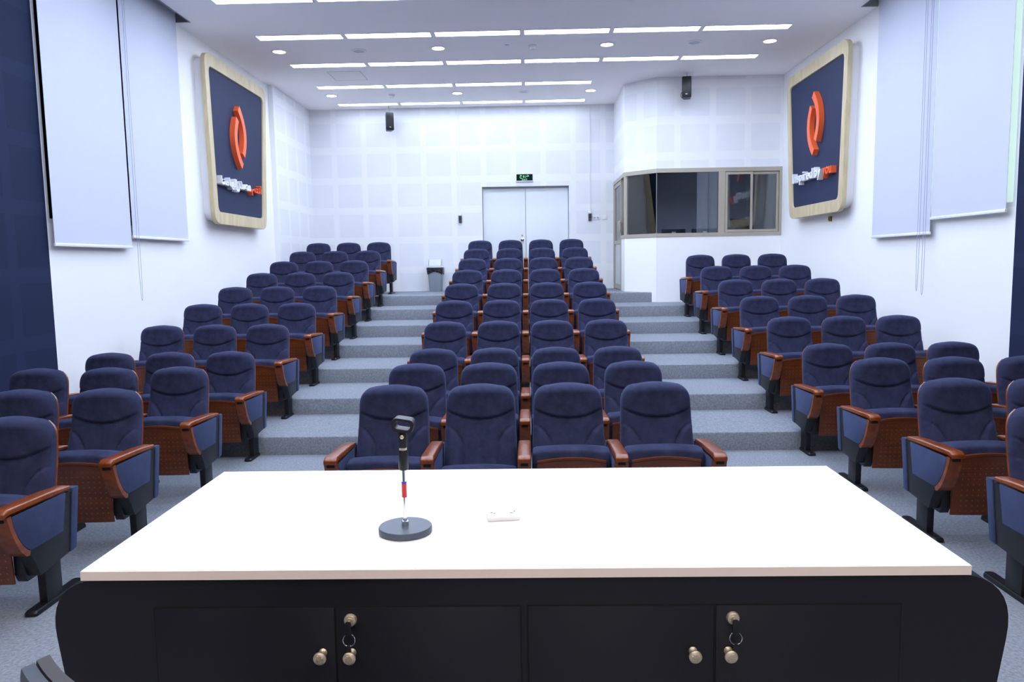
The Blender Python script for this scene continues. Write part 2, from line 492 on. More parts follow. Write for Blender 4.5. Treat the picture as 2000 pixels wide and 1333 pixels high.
for y in (14.53, 14.36):
    b = B()
    b.box(1.735, 1.75, y-.045, y+.045, 2.29, 2.52, .006); b.box(1.745, 1.79, y-.012, y+.012, 2.32, 2.34); b.box(1.745, 1.79, y-.012, y+.012, 2.47, 2.49)
    b.make('pull_handle', 'beige_metal', lf if y > 14.4 else d2)
# inside the booth: raised floor, counter and equipment seen through the glass
b = B(); b.prism([(1.905, YB), (1.905, 14.02), (2.32, 13.6), (XR, 13.6), (XR, YB)], 'z', ZT, ZT+.01); struct(b.make('floor_booth', 'carpet'))
b = B(); b.box(1.95, XR, YB-.03, YB, ZT+.01, ZC-.02); struct(b.make('wall_booth_inner', 'dark_interior'))
t = thing('control_desk', 'dark control desk inside the glazed booth', 'desk', (3.3, 13.9, ZT+.01))
B().box(-.95, 1.05, -.27, .3, .86, .9, .005).make('desk_top', 'equip', t)
for x in (-.93, 1.0): B().box(x, x+.03, -.25, .28, 0, .86).make('leg', 'equip', t)
for i, (x, w, lab) in enumerate(((2.63, .42, 'black monitor with white tag behind the booth glass, left of the two'), (3.18, .46, 'black monitor with white tag behind the booth glass, beside the mullion'))):
    t = thing('monitor', lab, 'monitor', (x, 13.80, ZT+.91), group=None)
    B().box(-w/2, w/2, -.02, .02, .03, .19, .008).make('screen_housing', 'black', t)
    B().box(-.05, .05, -.05, .06, 0, .03, .006).make('stand', 'black', t)
    B().box(-.035, .035, -.023, -.0205, .105, .145).make('tag', 'paper', t)
t = thing('printer', 'grey printer on the desk inside the glazed booth', 'printer', (3.85, 13.95, ZT+.91))
B().box(-.2, .2, -.17, .17, 0, .22, .02).make('printer_body', 'equip', t)
B().prism(rpoly([(-.16, .22), (.1, .22), (.16, .36), (.14, .37)], .01, 3), 'x', -.15, .15).make('paper_tray', 'black', t)
tag(B().box(XR-.012, XR, 13.78, 13.9, 2.27, 2.52, .004).make('switch_panel', 'white_plastic'), 'white switch panel on the wall inside the booth', 'switch')

# ------------------------------------------------------------------ framed emblem boards
def board(side):
    L = side == 'L'
    uc = 11.60
    def W(u, v, d): return (XL+d, uc+u, v) if L else (XR-d, uc-u, v)
    # outline: narrower at the bottom; near end keeps its place more than the far end
    ft, fb = 1.22, .97; nt, nb = -1.19, -1.10
    if L: tl, trr, bl, br = nt, ft, nb, fb
    else: tl, trr, bl, br = -ft, -nt, -fb, -nb
    zt, zb = (4.655, 2.375) if L else (4.645, 2.40)
    outer = rpoly([(tl, zt), (bl, zb), (br, zb), (trr, zt)], .19, 8)
    def inset(a, top, bot):
        return [(tl+a, zt-top), (bl+a, zb+bot), (br-a, zb+bot), (trr-a, zt-top)]
    inner = rpoly(inset(.135, .17, .17), .10, 8)
    body = rpoly(inset(.05, .05, .05), .17, 8)
    t = thing('framed_board', ('wood-framed navy board on the left wall with orange emblem and Arabic lettering' if L else
              'wood-framed navy board on the right wall with orange emblem and English lettering'), 'sign', W(0, zb, 0))
    c = Vector(W(0, zb, 0))
    def L3(u, v, d): return tuple(Vector(W(u, v, d))-c)
    b = B(); b.loft([[L3(u, v, 0.001) for u, v in body], [L3(u, v, .11) for u, v in body]]); b.make('board_body', 'body_white', t)
    b = B()
    def edge(poly, d): return [L3(u, v, d) for u, v in poly]
    def shrink(poly, k):
        cu_ = sum(p[0] for p in poly)/len(poly); cv = sum(p[1] for p in poly)/len(poly)
        return [(cu_+(p[0]-cu_)*k, cv+(p[1]-cv)*k) for p in poly]
    b.loft([edge(outer, .11), edge(outer, .164), edge(shrink(outer, .996), .17), edge(shrink(inner, 1.004), .17), edge(inner, .164), edge(inner, .11), edge(outer, .11)], cap=False)
    b.make('frame', 'birch', t)
    b = B(); b.loft([edge(shrink(inner, .9985), .112), edge(shrink(inner, .9985), .145)]); b.make('panel', 'navy_panel', t)
    # emblem: two interlocking arcs
    ec = (-.13, 3.675) if L else (.115, 3.72)
    for k in (0, 1):
        sg = 1 if k == 0 else -1
        pts = []
        n = 16
        ctrl = [(-.03, .415), (.325, .115), (.09, -.25)]
        for i in range(n+1):
            f = i/n
            x = (1-f)**2*ctrl[0][0]+2*f*(1-f)*ctrl[1][0]+f*f*ctrl[2][0]
            y = (1-f)**2*ctrl[0][1]+2*f*(1-f)*ctrl[1][1]+f*f*ctrl[2][1]
            dx = 2*(1-f)*(ctrl[1][0]-ctrl[0][0])+2*f*(ctrl[2][0]-ctrl[1][0]); dy = 2*(1-f)*(ctrl[1][1]-ctrl[0][1])+2*f*(ctrl[2][1]-ctrl[1][1])
            l = math.hypot(dx, dy); pts.append((x, y, -dy/l, dx/l))
        w = .052
        poly = [(p[0]+p[2]*w, p[1]+p[3]*w) for p in pts]+[(p[0]-p[2]*w, p[1]-p[3]*w) for p in pts[::-1]]
        poly = [(ec[0]+sg*a, ec[1]+sg*b_) for a, b_ in poly]
        b = B(); b.loft([edge(poly, .1455), edge(poly, .22)]); b.make('emblem_arc', 'orange', t, 30)
    # raised lettering
    if L:
        words = [('\ufe8e\ufee8\ufee3\ufe8e\ufeec\ufedf\ufe87', 'white_letter', -.93, -.35), ('\ufead\ufeaa\ufebc\ufee3', 'white_letter', -.33, .19), ('\ufee2\ufe98\ufee7\u0623', 'orange', .23, .67)]
        vb = 2.92
    else:
        words = [('Inspired', 'white_letter', -.715, .13), ('by', 'white_letter', .20, .45), ('you', 'orange', .525, .835)]
        vb = 2.94
    for wd, mt, ua, ub in words:
        me = text_bm(wd, .22, .0375, .0, 'LEFT', off=.0 if L else .002)
        xs = [v.co.x for v in me.vertices]; ys = [v.co.y for v in me.vertices]
        kx = (ub-ua)/(max(xs)-min(xs)); ky = .175/(max(ys)-min(ys)) if L else .95
        for v in me.vertices:
            v.co = Vector(L3(ua+(v.co.x-min(xs))*kx, vb+v.co.y*ky, .183+v.co.z))
        bm = bmesh.new(); bm.from_mesh(me); bb_ = B(); bb_.bm.free(); bb_.bm = bm
        bb_.make('lettering', mt, t, 30, label=('white raised lettering' if mt != 'orange' else 'orange raised lettering'))
    return t
board('L'); board('R')
tag(B().box(4.385, 4.42, 11.24, 11.29, 2.30, 2.37, .004).box(4.375, 4.386, 11.25, 11.28, 2.31, 2.36, .003).make('wall_socket', 'olive'),
    'small brass socket on the right wall under the framed board', 'socket')

# ------------------------------------------------------------------ ceiling fittings
rows_y = [9.126+1.4942*i for i in range(5)]
LP = 1.2064
def make_lamp():
    t = thing('ceiling_light', 'x', 'ceiling light', (0, 0, ZC))
    b = B(); w, d = LP/2-.022, .105
    b.box(-w, w, -d, -d+.012, -.008, -.0005); b.box(-w, w, d-.012, d, -.008, -.0005)
    b.box(-w, -w+.012, -d+.012, d-.012, -.008, -.0005); b.box(w-.012, w, -d+.012, d-.012, -.008, -.0005)
    b.make('frame', 'white_plastic', t)
    B().box(-w+.012, w-.012, -d+.012, d-.012, -.005, -.0008).make('diffuser', 'lamp', t)
    return t
ordn = ['first', 'second', 'third', 'fourth', 'fifth', 'sixth', 'seventh', 'eighth', 'ninth', 'tenth', 'eleventh']
rowname = ['nearest row, cut by the top edge', 'second row from the camera', 'third row from the camera', 'fourth row from the camera, six lights short of the booth', 'last row, by the back wall']
rowname = ['the row cut by the photo top', 'the nearest complete row', 'the second complete row', 'the third complete row', 'the last row by the back wall']
lamp0 = make_lamp(); first = True
def put_lamp(x, y, label, group):
    global first
    o = lamp0 if first else copy_tree(lamp0)
    first = False
    o.location = (x, y, ZC); o['label'] = label; o['group'] = group
    if y > 15:
        for ch in o.children:
            if ch.name.startswith('diffuser'): ch.data = ch.data.copy(); ch.data.materials[0] = M['lamp_low']
for r, y in enumerate(rows_y):
    n = 6 if r < 3 else 4
    for i in range(n):
        put_lamp((i-2.5)*LP, y+.1, 'linear ceiling light, %s from the left in %s' % (ordn[i], rowname[r]), 'linear ceiling lights')
for r in range(1, 8):
    y = rows_y[0]-1.4942*r+.1
    if y < 2.9: continue
    for i in range(6):
        put_lamp((i-2.5)*LP, y, 'linear ceiling light above the front of the room, outside the photo', 'linear ceiling lights above the front of the room')

def make_down():
    t = thing('downlight', 'x', 'downlight', (0, 0, ZC))
    B().lathe([(.088, -.0005), (.112, -.0005), (.112, -.006), (.088, -.009)], seg=32).make('trim_ring', 'white_plastic', t)
    B().lathe([(0, -.001), (.087, -.001), (.087, -.005), (0, -.005)], seg=32).make('diffuser', 'lamp_round', t)
    return t
dl0 = None
names = [('leftmost', 'second from the left', 'third from the left', 'rightmost'), ('leftmost', 'middle', 'rightmost')]
for r, (y, xs, rn) in enumerate(((11.40, (-3.52, -1.213, 1.213, 3.533), 'nearer row'), (14.37, (-3.52, -1.21, 1.22), 'row near the back wall'))):
    for i, x in enumerate(xs):
        if dl0 is None: o = dl0 = make_down()
        else: o = copy_tree(dl0)
        o.location = (x, y, ZC); o['label'] = 'round lit downlight, %s in the %s' % (names[r][i], rn); o['group'] = 'round downlights'
added_warm0 = None
for y in (1.2, -.4, -2.0):  # invented warm downlights, out of view, added to light the desk front
    for i in range(6):
        if added_warm0 is None:
            o = added_warm0 = copy_tree(dl0)
            for ch in o.children:
                if ch.name.startswith('diffuser'):
                    ch.data = ch.data.copy(); ch.data.materials[0] = M['added_lamp_warm']
        else: o = copy_tree(added_warm0)
        o.location = ((i-2.5)*1.3, y, ZC); o['label'] = 'added round warm downlight above the presenter, unseen, lighting the desk front'; o['group'] = 'added downlights above the presenter'
def make_spk():
    t = thing('ceiling_speaker', 'x', 'speaker', (0, 0, ZC))
    B().lathe([(.075, -.0005), (.105, -.0005), (.105, -.006), (.075, -.012)], seg=32).make('rim', 'white_plastic', t)
    B().lathe([(0, -.001), (.074, -.001), (.074, -.007), (0, -.007)], seg=32).make('grille', 'lid', t)
    return t
sp0 = make_spk()
for i, (x, y, lab) in enumerate(((-2.37, 11.44, 'round white ceiling speaker left of centre in the nearer downlight row'), (2.457, 11.37, 'round white ceiling speaker right of centre in the nearer downlight row'),
                                 (.004, 14.33, 'round white ceiling speaker in the far downlight row'))):
    o = sp0 if i == 0 else copy_tree(sp0)
    o.location = (x, y, ZC); o['label'] = lab; o['group'] = 'ceiling speakers'
sd0 = None
for x, y, lab in ((.145, 11.37, 'smoke detector on the ceiling between two nearer downlights'), (-2.417, 14.40, 'smoke detector on the ceiling near the back left downlight')):
    if sd0 is None:
        o = sd0 = thing('smoke_detector', lab, 'smoke detector', (x, y, ZC), group='smoke detectors')
        B().lathe([(0, -.0005), (.06, -.0005), (.06, -.018), (.045, -.022), (0, -.022)], seg=24).make('base', 'white_plastic', o)
        B().lathe([(0, -.022), (.04, -.022), (.045, -.03), (.04, -.052), (.02, -.058), (0, -.058)], seg=24).make('sensor_head', 'white_plastic', o)
    else:
        o = copy_tree(sd0); o.location = (x, y, ZC); o['label'] = lab
tag(B().box(-.25, -.19, 11.30, 11.36, ZC-.006, ZC-.0003, .002).make('ceiling_sensor', 'white_plastic'), 'small square white sensor on the ceiling left of the smoke detector', 'sensor')
t = thing('ceiling_hatch', 'flush square access hatch in the ceiling above the left board', 'hatch', (-2.88, 12.92, ZC))
b = B(); b.box(-.27, .27, -.3, -.294, -.004, -.0004); b.box(-.27, .27, .294, .3, -.004, -.0004); b.box(-.27, -.264, -.294, .294, -.004, -.0004); b.box(.264, .27, -.294, .294, -.004, -.0004); b.make('rim', 'lid', t)
B().box(-.26, .26, -.29, .29, -.003, -.0004).make('cover', 'ceil', t)

# ------------------------------------------------------------------ things on the back wall
t = thing('exit_sign', 'dark green illuminated EXIT sign above the double door', 'sign', (-.008, YB, 3.385))
B().box(-.172, .172, -.03, -.001, 0, .155, .004).make('housing', 'white_plastic', t)
B().box(-.162, .162, -.0335, -.0305, .022, .15).make('sign_face', 'sign_dark', t)
for body, size, zz in (('EXIT', .048, .025), ('\ufe9d\u0648\ufeae\ufea7', .084, .096)):
    me = text_bm(body, size, .001, 0, 'CENTER', 1.15)
    for v in me.vertices: v.co = Vector((v.co.x, -.035-v.co.z, zz+v.co.y))
    bm = bmesh.new(); bm.from_mesh(me); bb_ = B(); bb_.bm.free(); bb_.bm = bm
    bb_.make('lettering', 'sign_green', t, 30)
for x, lab in ((-1.318, 'small black wall sensor with white cable duct left of the double door'), (1.298, 'small black wall sensor with white cable duct right of the double door')):
    t = thing('wall_sensor', lab, 'sensor', (x, YB, 2.595))
    B().box(-.032, .032, -.05, -.001, 0, .135, .006).make('sensor_body', 'black', t)
    B().box(-.032, .032, -.04, -.001, .136, .18, .004).make('back_box', 'white_plastic', t)
    B().box(-.033, .033, -.052, -.0505, .022, .03).make('lens_strip', 'grey_metal', t)
    B().box(-.012, .012, -.014, -.001, .181, ZC-2.595-.002).make('cable_duct', 'white_plastic', t)
t = thing('light_switch', 'wide double light switch beside the right wall sensor', 'switch', (1.425, YB, 2.605))
B().box(-.07, .07, -.012, -.001, 0, .088, .004).make('plate', 'white_plastic', t)
for x in (-.03, .03): B().box(x-.014, x+.014, -.017, -.0125, .03, .058, .002).make('rocker', 'grey_btn', t)
t = thing('light_switch', 'small square light switch nearest the booth door', 'switch', (1.597, YB, 2.605))
B().box(-.042, .042, -.012, -.001, 0, .086, .004).make('plate', 'white_plastic', t)
B().box(-.012, .012, -.017, -.0125, .022, .064, .002).make('rocker', 'white_plastic', t)

def speaker(x, y, z0, rz, label, hang):
    t = thing('loudspeaker', label, 'speaker', (x, y, z0), rz)
    fp = rpoly([(-.08, -.11), (.08, -.11), (.055, .09), (-.055, .09)], .02, 4)
    b = B(); b.loft([[(px*.93, py*.95, 0) for px, py in fp], [(px, py, .02) for px, py in fp], [(px, py, .32) for px, py in fp], [(px*.93, py*.95, .34) for px, py in fp]])
    b.make('cabinet', 'black', t)
    B().box(-.07, .07, -.118, -.1105, .02, .32, .003).make('grille', 'black_metal', t)
    B().box(-.018, .018, -.1205, -.1185, .045, .06).make('badge', 'grey_metal', t)
    B().tube([(0, 0, .34), (0, 0, ZC-z0-.001)], .007, 8).make('hanging_rod', 'grey_metal', t)
    if hang:
        B().tube([(-.055, .06, .16), (-.10, .07, .1), (-.10, .07, .05), (-.06, .06, .008), (-.04, .06, .012)], .006, 8).make('cable', 'black', t)
        b = B(); b.box(-.075, -.04, .03, .12, .06, .20, .008); b.make('bracket', 'black', t)
    return t
speaker(-2.66, 15.42, 4.40, .35, 'black loudspeaker hanging at the back left, above the bin', False)
speaker(2.73, 13.22, 4.46, -.25, 'black loudspeaker hanging in front of the booth wall', True)

# bin
t = thing('waste_bin', 'grey waste bin with black liner and swing lid against the back wall', 'bin', (-1.82, 15.44, ZT))
def rr(w, d, z, r): return [(p[0], p[1], z) for p in rpoly([(-w, -d), (w, -d), (w, d), (-w, d)], r, 4)]
b = B(); b.loft([rr(.115, .10, 0, .03), rr(.118, .103, .01, .03), rr(.15, .135, .47, .03)])
for x in (-.045, .035): b.prism([(-.1055, .02), (-.138, .46), (-.132, .46), (-.0995, .02)], 'x', x, x+.012)
b.make('bin_body', 'bin', t)
b = B()
n = 48; rings = []
for z, f in ((.475, 1.0), (.478, 1.07), (.45, 1.10), (.40, 1.08), (None, 1.05)):
    ring = []
    for i in range(n):
        a = 2*PI*i/n; cx_, sy = math.cos(a), math.sin(a)
        k = 1/max(abs(cx_)/.15, abs(sy)/.135)
        zz = z if z is not None else .335+.06*abs(math.sin(a*2+PI/2))**.7*(1 if sy < 0 else .5)+random.uniform(-.008, .008)
        kk = f*(1+random.uniform(-.012, .012))
        ring.append((cx_*k*kk, sy*k*kk, zz))
    rings.append(ring)
b.loft(rings, cap=False); b.make('bin_liner', 'bag', t)
b = B(); b.loft([rr(.158, .142, .479, .03), rr(.158, .142, .495, .03), rr(.14, .125, .505, .03)])
for sx in (-1, 1): b.prism([(-.12, .50), (.12, .50), (.02, .65), (-.02, .65)], 'x', sx*.137-.006, sx*.137+.006, .002)
b.make('lid_frame', 'lid', t)
b = B(); b.prism(rpoly([(-.112, .506), (.112, .506), (.014, .635), (-.014, .635)], .01, 3), 'x', -.12, .12, .004); b.make('swing_lid', 'lid', t)

# ------------------------------------------------------------------ auditorium seats (origin: floor under the top of the back, facing -y)
def make_seat():
    t = thing('auditorium_seat', 'x', 'seat', (0, 0, 0))
    zt, zb, Rr = .985, .34, .125
    nu, nv = 64, 84
    def halfw(z):
        w = .224+.018*min(1, max(0, (zt-z)/.5))
        if z > zt-Rr:
            q = (z-(zt-Rr))/Rr; w -= Rr*.80*(1-math.sqrt(max(0, 1-q**2.3)))
        return w
    def axis_y(z):   # centre line of the back, leaning rearward
        h = (z-zb)/(zt-zb)
        return -.235+.185*h+.03*math.sin(h*PI)
    def seams(x, z):
        zs = .762+.048*(abs(x)/.2)**2
        d = .009*math.exp(-((z-zs)/.008)**2)
        bulge = 0
        if z > zs: bulge = .010*min(1, (z-zs)/.02)+.028*min(1, (z-zs)/.2)
        ax = abs(x)
        if z < .715:
            xw = .215-.105*min(1, math.sqrt(max(0, (.715-z)/.11)))+.0*z
            d += .010*math.exp(-((ax-xw)/.006)**2)
            bulge += .017*(1 if ax > xw else 0)*min(1, abs(ax-xw)/.03)
        if z < zs-.01: d += .003*math.exp(-(x/.008)**2)
        return bulge-d
    b = B(); fronts = []; backs = []
    for j in range(nv+1):
        h = j/nv; z = zb+(zt-zb)*(1-(1-h)**1.5)
        fr_, bk = [], []
        hw = halfw(z)
        for i in range(nu+1):
            u = -1+2*i/nu; u = math.copysign(1-(1-abs(u))**1.4, u)
            x = u*hw
            e = (1-abs(u)**5)**.35 if abs(u) < 1 else 0
            hv = min(1, (zt-z)/.05); e2 = math.sqrt(max(0, 1-(1-hv)**2))
            e *= .25+.75*e2 if j < nv else .0
            zz = z-.014*u*u*(h**3)
            y = axis_y(z)
            fr_.append(b.bm.verts.new((x, y-e*(.068+(seams(x, z) if 0 < i < nu else 0)), zz)))
            bk.append(b.bm.verts.new((x, y+.012, zz)))
        fronts.append(fr_); backs.append(bk)
    for j in range(nv):
        for i in range(nu):
            b.bm.faces.new((fronts[j][i], fronts[j][i+1], fronts[j+1][i+1], fronts[j+1][i]))
            b.bm.faces.new((backs[j][i+1], backs[j][i], backs[j+1][i], backs[j+1][i+1]))
        for i in (0, nu):
            b.bm.faces.new((fronts[j][i], fronts[j+1][i], backs[j+1][i], backs[j][i]))
    for i in range(nu):
        b.bm.faces.new((fronts[nv][i], fronts[nv][i+1], backs[nv][i+1], backs[nv][i]))
        b.bm.faces.new((fronts[0][i], fronts[0][i+1], backs[0][i+1], backs[0][i]))
    b.make('backrest', 'velvet', t, 55)
    # wooden back shell, a little larger than the cushion
    b = B(); rings = []
    zz_ = [.28+(zt-.016-.28)*k/24 for k in range(25)]
    def outline(z, g):
        return halfw(max(z, zb))+g
    for off in (.013, .030):
        vs = []
        for z in zz_: vs.append((-(outline(z, -.001)), axis_y(z)+off, z-.014*((z-zb)/(zt-zb))**3*(z > .6)))
        for z in zz_[::-1]: vs.append((outline(z, -.001), axis_y(z)+off, z-.014*((z-zb)/(zt-zb))**3*(z > .6)))
        rings.append(vs)
    rv = [[b.bm.verts.new(p) for p in r] for r in rings]
    nn = len(zz_)
    for r in rv:
        for k in range(nn-1):
            b.bm.faces.new((r[k], r[k+1], r[2*nn-2-k], r[2*nn-1-k]))
    m_ = 2*nn
    for k in range(m_):
        b.bm.faces.new((rv[0][k], rv[0][(k+1) % m_], rv[1][(k+1) % m_], rv[1][k]))
    b.make('back_shell', 'wood', t, 40)
    # tipped-up seat: cushion behind a dotted wooden underside
    b = B()
    prof = rpoly([(-.452, .37), (-.33, .37), (-.29, .57), (-.305, .628), (-.40, .642), (-.468, .625), (-.476, .56)], [.02, .03, .03, .03, .03, .025, .01], 4)
    xs = [-.238, -.232, -.215, -.14, -.05, .05, .14, .215, .232, .238]
    rings = []
    for x in xs:
        f = 1-abs(x)/.238; k = 0 if f <= .001 else min(1, f/.1)
        cy, cz = -.385, .50
        sc = .90+.10*math.sqrt(max(0, 1-(1-k)**2))
        crown = -.014*(abs(x)/.238)**2
        rings.append([(x, cy+(p[0]-cy)*sc, cz+(p[1]-cz)*sc+(crown if p[1] > .5 else 0)) for p in prof])
    b.loft(rings); b.make('seat_cushion', 'velvet', t, 50)
    b = B()
    n = 16
    rings = []
    for k in range(n+1):
        x = -.212+.424*k/n; cr_ = .022*(1-(x/.212)**2); bw = -.010*(1-(x/.212)**2)
        zt_ = .566+cr_
        rings.append([(x, -.462+bw, .195), (x, -.49+bw*.6, zt_-.02), (x, -.498+bw*.6, zt_-.012), (x, -.498+bw*.6, zt_), (x, -.478, zt_), (x, -.477, zt_-.02), (x, -.4545, .195)])
    b.loft(rings); b.make('seat_underside', 'wood_dots', t, 35)
    return t

def make_arm(sx, inner=0):
    """one armrest column centred on x = sx; inner = side the seat is on for an end arm, 0 between two seats"""
    x0, x1 = sx-.040, sx+.040
    b = B()
    hull = rpoly([(-.50, .385), (-.48, .575), (-.10, .585), (-.10, .275), (-.178, .254), (-.293, .243), (-.425, .226), (-.455, .30)], .006, 2)
    b.prism(hull, 'x', x0+.004, x1-.004, .003)
    lower = rpoly([(-.430, .198), (-.450, .24), (-.450, .362), (-.22, .362), (-.20, .26), (-.30, .20)], .004, 2)
    if inner <= 0: b.prism(lower, 'x', sx-.085, x0+.01, .003)
    if inner > 0: b.prism(lower, 'x', x1-.01, sx+.085, .003)
    arm = b.make('armrest', 'black')
    b = B()
    top = rpoly([(-.665, .600), (-.665, .628), (-.635, .643), (-.30, .630), (-.13, .615), (-.115, .598), (-.13, .588), (-.62, .606)], [.004, .014, .02, .1, .012, .008, .004, .004], 4)
    b.prism(top, 'x', x0, x1, .009); b.make('arm_cap', 'wood', arm, 50)
    b = B()
    post = [(-.648, .604), (-.628, .54), (-.598, .465), (-.563, .405), (-.525, .368), (-.502, .364), (-.492, .385), (-.515, .40), (-.545, .43), (-.576, .478), (-.604, .548), (-.615, .606)]
    fwd_ = post[:6]; bck = post[6:][::-1]
    rings = [[(x0, a[0], a[1]), (x1, a[0], a[1]), (x1, c_[0], c_[1]), (x0, c_[0], c_[1])] for a, c_ in zip(fwd_, bck)]
    b.loft(rings); b.make('front_post', 'wood', arm, 60)
    B().box(sx-.022, sx+.022, -.652, -.62, .580, .598).make('tablet_slot', 'slot', arm)
    for s in (-1, 1):
        xa = sx+s*.0335; xb = sx+s*.0405
        pa = rpoly([(-.611, .598), (-.602, .548), (-.574, .480), (-.543, .432), (-.512, .402), (-.482, .386), (-.222, .388), (-.176, .590)], .006, 2)
        B().prism(pa, 'x', min(xa, xb), max(xa, xb), .001).make('side_panel', 'side_cloth', arm)
    ra = rpoly([(-.114, .594), (-.058, .594), (-.115, .262), (-.172, .254)], .006, 2)
    B().prism(ra, 'x', x0-.001, x1+.001, .003).make('rear_panel', 'side_cloth', arm)
    lx = sx+inner*.045
    b = B(); b.prism([(-.305, .25), (-.165, .262), (-.165, .026), (-.30, .026)], 'x', lx-.022, lx+.022, .003)
    b.make('leg', 'black_metal', arm)
    b = B()
    ft = rpoly([(lx-.034, -.42), (lx+.034, -.42), (lx+.034, .02), (lx-.034, .02)], .02, 4)
    b.loft([[(p[0], p[1], .001) for p in ft], [(p[0], p[1], .016) for p in ft], [(lx+(p[0]-lx)*.8, p[1]*.97, .027) for p in ft]])
    b.lathe([(.010, .0268), (.017, .0268), (.017, .0295), (.010, .0295)], (lx, -.37, 0), 20)
    b.make('foot', 'black_metal', arm)
    return arm

seat_mid = make_seat()
seat_left = copy_tree(seat_mid); seat_right = copy_tree(seat_mid)
a_mid = make_arm(.29); a_mid.parent = seat_mid
copy_tree(a_mid, seat_left)
make_arm(-.29, 1).parent = seat_left
make_arm(.29, -1).parent = seat_right
protos = {'mid': seat_mid, 'left': seat_left, 'right': seat_right}
used = set()
def place_seat(kind, x, y, z, label, group, drop=0):
    src = protos[kind]
    o = src if kind not in used else copy_tree(src)
    used.add(kind)
    o.location = (x, y, z); o['label'] = label; o['group'] = group
    if drop:   # a seat that hangs a little lower than its neighbours
        for ch in o.children:
            if ch.name.startswith('seat_'): ch.location = (0, -drop*.35, -drop)
    return o

rname = ['front', 'second', 'third', 'fourth', 'fifth', 'sixth', 'seventh', 'eighth', 'ninth', 'tenth', 'eleventh']
pos4 = ['leftmost', 'second from the left', 'third from the left', 'rightmost']
for k in range(10, 0, -1):
    rn = rname[k-1]+' row' if k < 10 else 'back row'
    for i in range(4):
        place_seat(('left', 'mid', 'mid', 'right')[i], (i-1.5)*S, D1+P*(k-1), row_z(k),
                   'navy seat in the middle block, %s in the %s' % (pos4[i], rn), 'seats of the middle block', {(2, 0): .02, (1, 0): .055, (1, 1): .11}.get((k, i), 0))
pos3L = ['beside the aisle', 'in the middle', 'beside the left wall']
pos3R = ['beside the aisle', 'in the middle', 'beside the right wall']
for k in range(0, 11):
    y = 4.165 if k == 0 else D1+P*(k-1)
    n = 1 if k == 0 else 2 if k == 1 else 3
    rn = rname[k]+' row' if k < 10 else 'back row'
    for i in range(n-1, -1, -1):
        place_seat('right' if i == 0 else 'left' if i == n-1 else 'mid', -2.809-i*S, y, row_z(k), 'navy seat in the left block, %s, %s' % (rn, pos3L[i]), 'seats of the left block')
for k in range(0, 9):
    y = 4.165 if k == 0 else D1+P*(k-1)
    n = 1 if k == 0 else 2 if k == 1 else 3
    rn = rname[k]+' row' if k < 8 else 'back row'
    for i in range(n):
        place_seat('left' if i == 0 else 'right' if i == n-1 else 'mid', 2.832+i*S, y, row_z(k), 'navy seat in the right block, %s, %s' % (rn, pos3R[i]), 'seats of the right block')

# ------------------------------------------------------------------ presenter's desk
TZ = 1.016
t = thing('presenter_desk', 'black presenter desk with a white top in the foreground', 'desk', (0, 2.35, 0))
def dl(v, oy=2.35): return v-oy
b = B(); b.box(-1.127, 1.142, dl(1.882), dl(2.822), TZ-.026, TZ-.0012, .0012); b.box(-1.1255, 1.1405, dl(1.8835), dl(2.8205), TZ-.0012, TZ)
tp = b.make('desk_top', 'table_white', t)
b = B(); b.box(-1.127, 1.142, dl(1.880), dl(1.8822), TZ-.0255, TZ-.0015); b.make('edge_band', 'table_edge', tp)
prof = rpoly([(-1.228, TZ-.027), (-1.105, .02), (1.125, .02), (1.27, TZ-.027)], [.14, .03, .03, .15], 10)
b = B(); b.prism(prof, 'y', dl(1.892), dl(1.912)); b.make('front_panel', 'cabinet', t)
b = B(); b.prism([(x*.9985, z-.0005) for x, z in prof], 'y', dl(1.913), dl(2.80)); b.make('carcass', 'cabinet_side', t)
b = B(); b.box(-1.02, 1.04, dl(1.95), dl(2.76), 0, .0215); b.make('plinth', 'black', t)
def knob(b, x, z):
    b.lathe([(0, 0), (.011, 0), (.009, .004), (.006, .008), (.006, .020), (.014, .024), (.0165, .029), (.0165, .034), (.013, .037), (0, .0385)], (x, dl(1.8865), z), 24, Matrix.Rotation(PI/2, 3, 'X'))
    for a in range(-2, 3):
        for c_ in range(-2, 3):
            if abs(a)+abs(c_) < 4: b.box(x+a*.0042-.0013, x+a*.0042+.0013, dl(1.8865)-.0405, dl(1.8865)-.0375, z+c_*.0042-.0013, z+c_*.0042+.0013)
DZ1, DZ0 = .912, .12
doors = [(-.945, -.476, -.508, None), (-.470, .006, -.432, -.433), (.026, .500, .448, None), (.507, .974, .538, .549)]
dn = ['left', 'centre left', 'centre right', 'right']
for (xa, xb, kx, lx) in doors:
    b = B(); b.box(xa, xb, dl(1.8885), dl(1.8915), DZ0, DZ1-.002, .0008)
    d = b.make('door', 'cabinet', t)
    b = B()
    b.box(xa-.0032, xa-.0004, dl(1.8908), dl(1.8918), DZ0, DZ1); b.box(xa-.0022, xb+.0004, dl(1.8908), dl(1.8918), DZ1-.0016, DZ1+.0014); b.box(xb+.0004, xb+.0032, dl(1.8908), dl(1.8918), DZ0, DZ1)
    b.make('door_gap_shade', 'slot', d)  # black strips stand in for the shadow lines around the flush doors
    b = B(); knob(b, kx, .79); b.make('knob', 'brass', d)
    if lx:
        b = B(); b.lathe([(0, 0), (.0165, 0), (.0165, .006), (.014, .010), (.009, .011), (.009, .014), (0, .014)], (lx, dl(1.8885), .878), 28, Matrix.Rotation(PI/2, 3, 'X')); b.make('lock', 'brass', d)
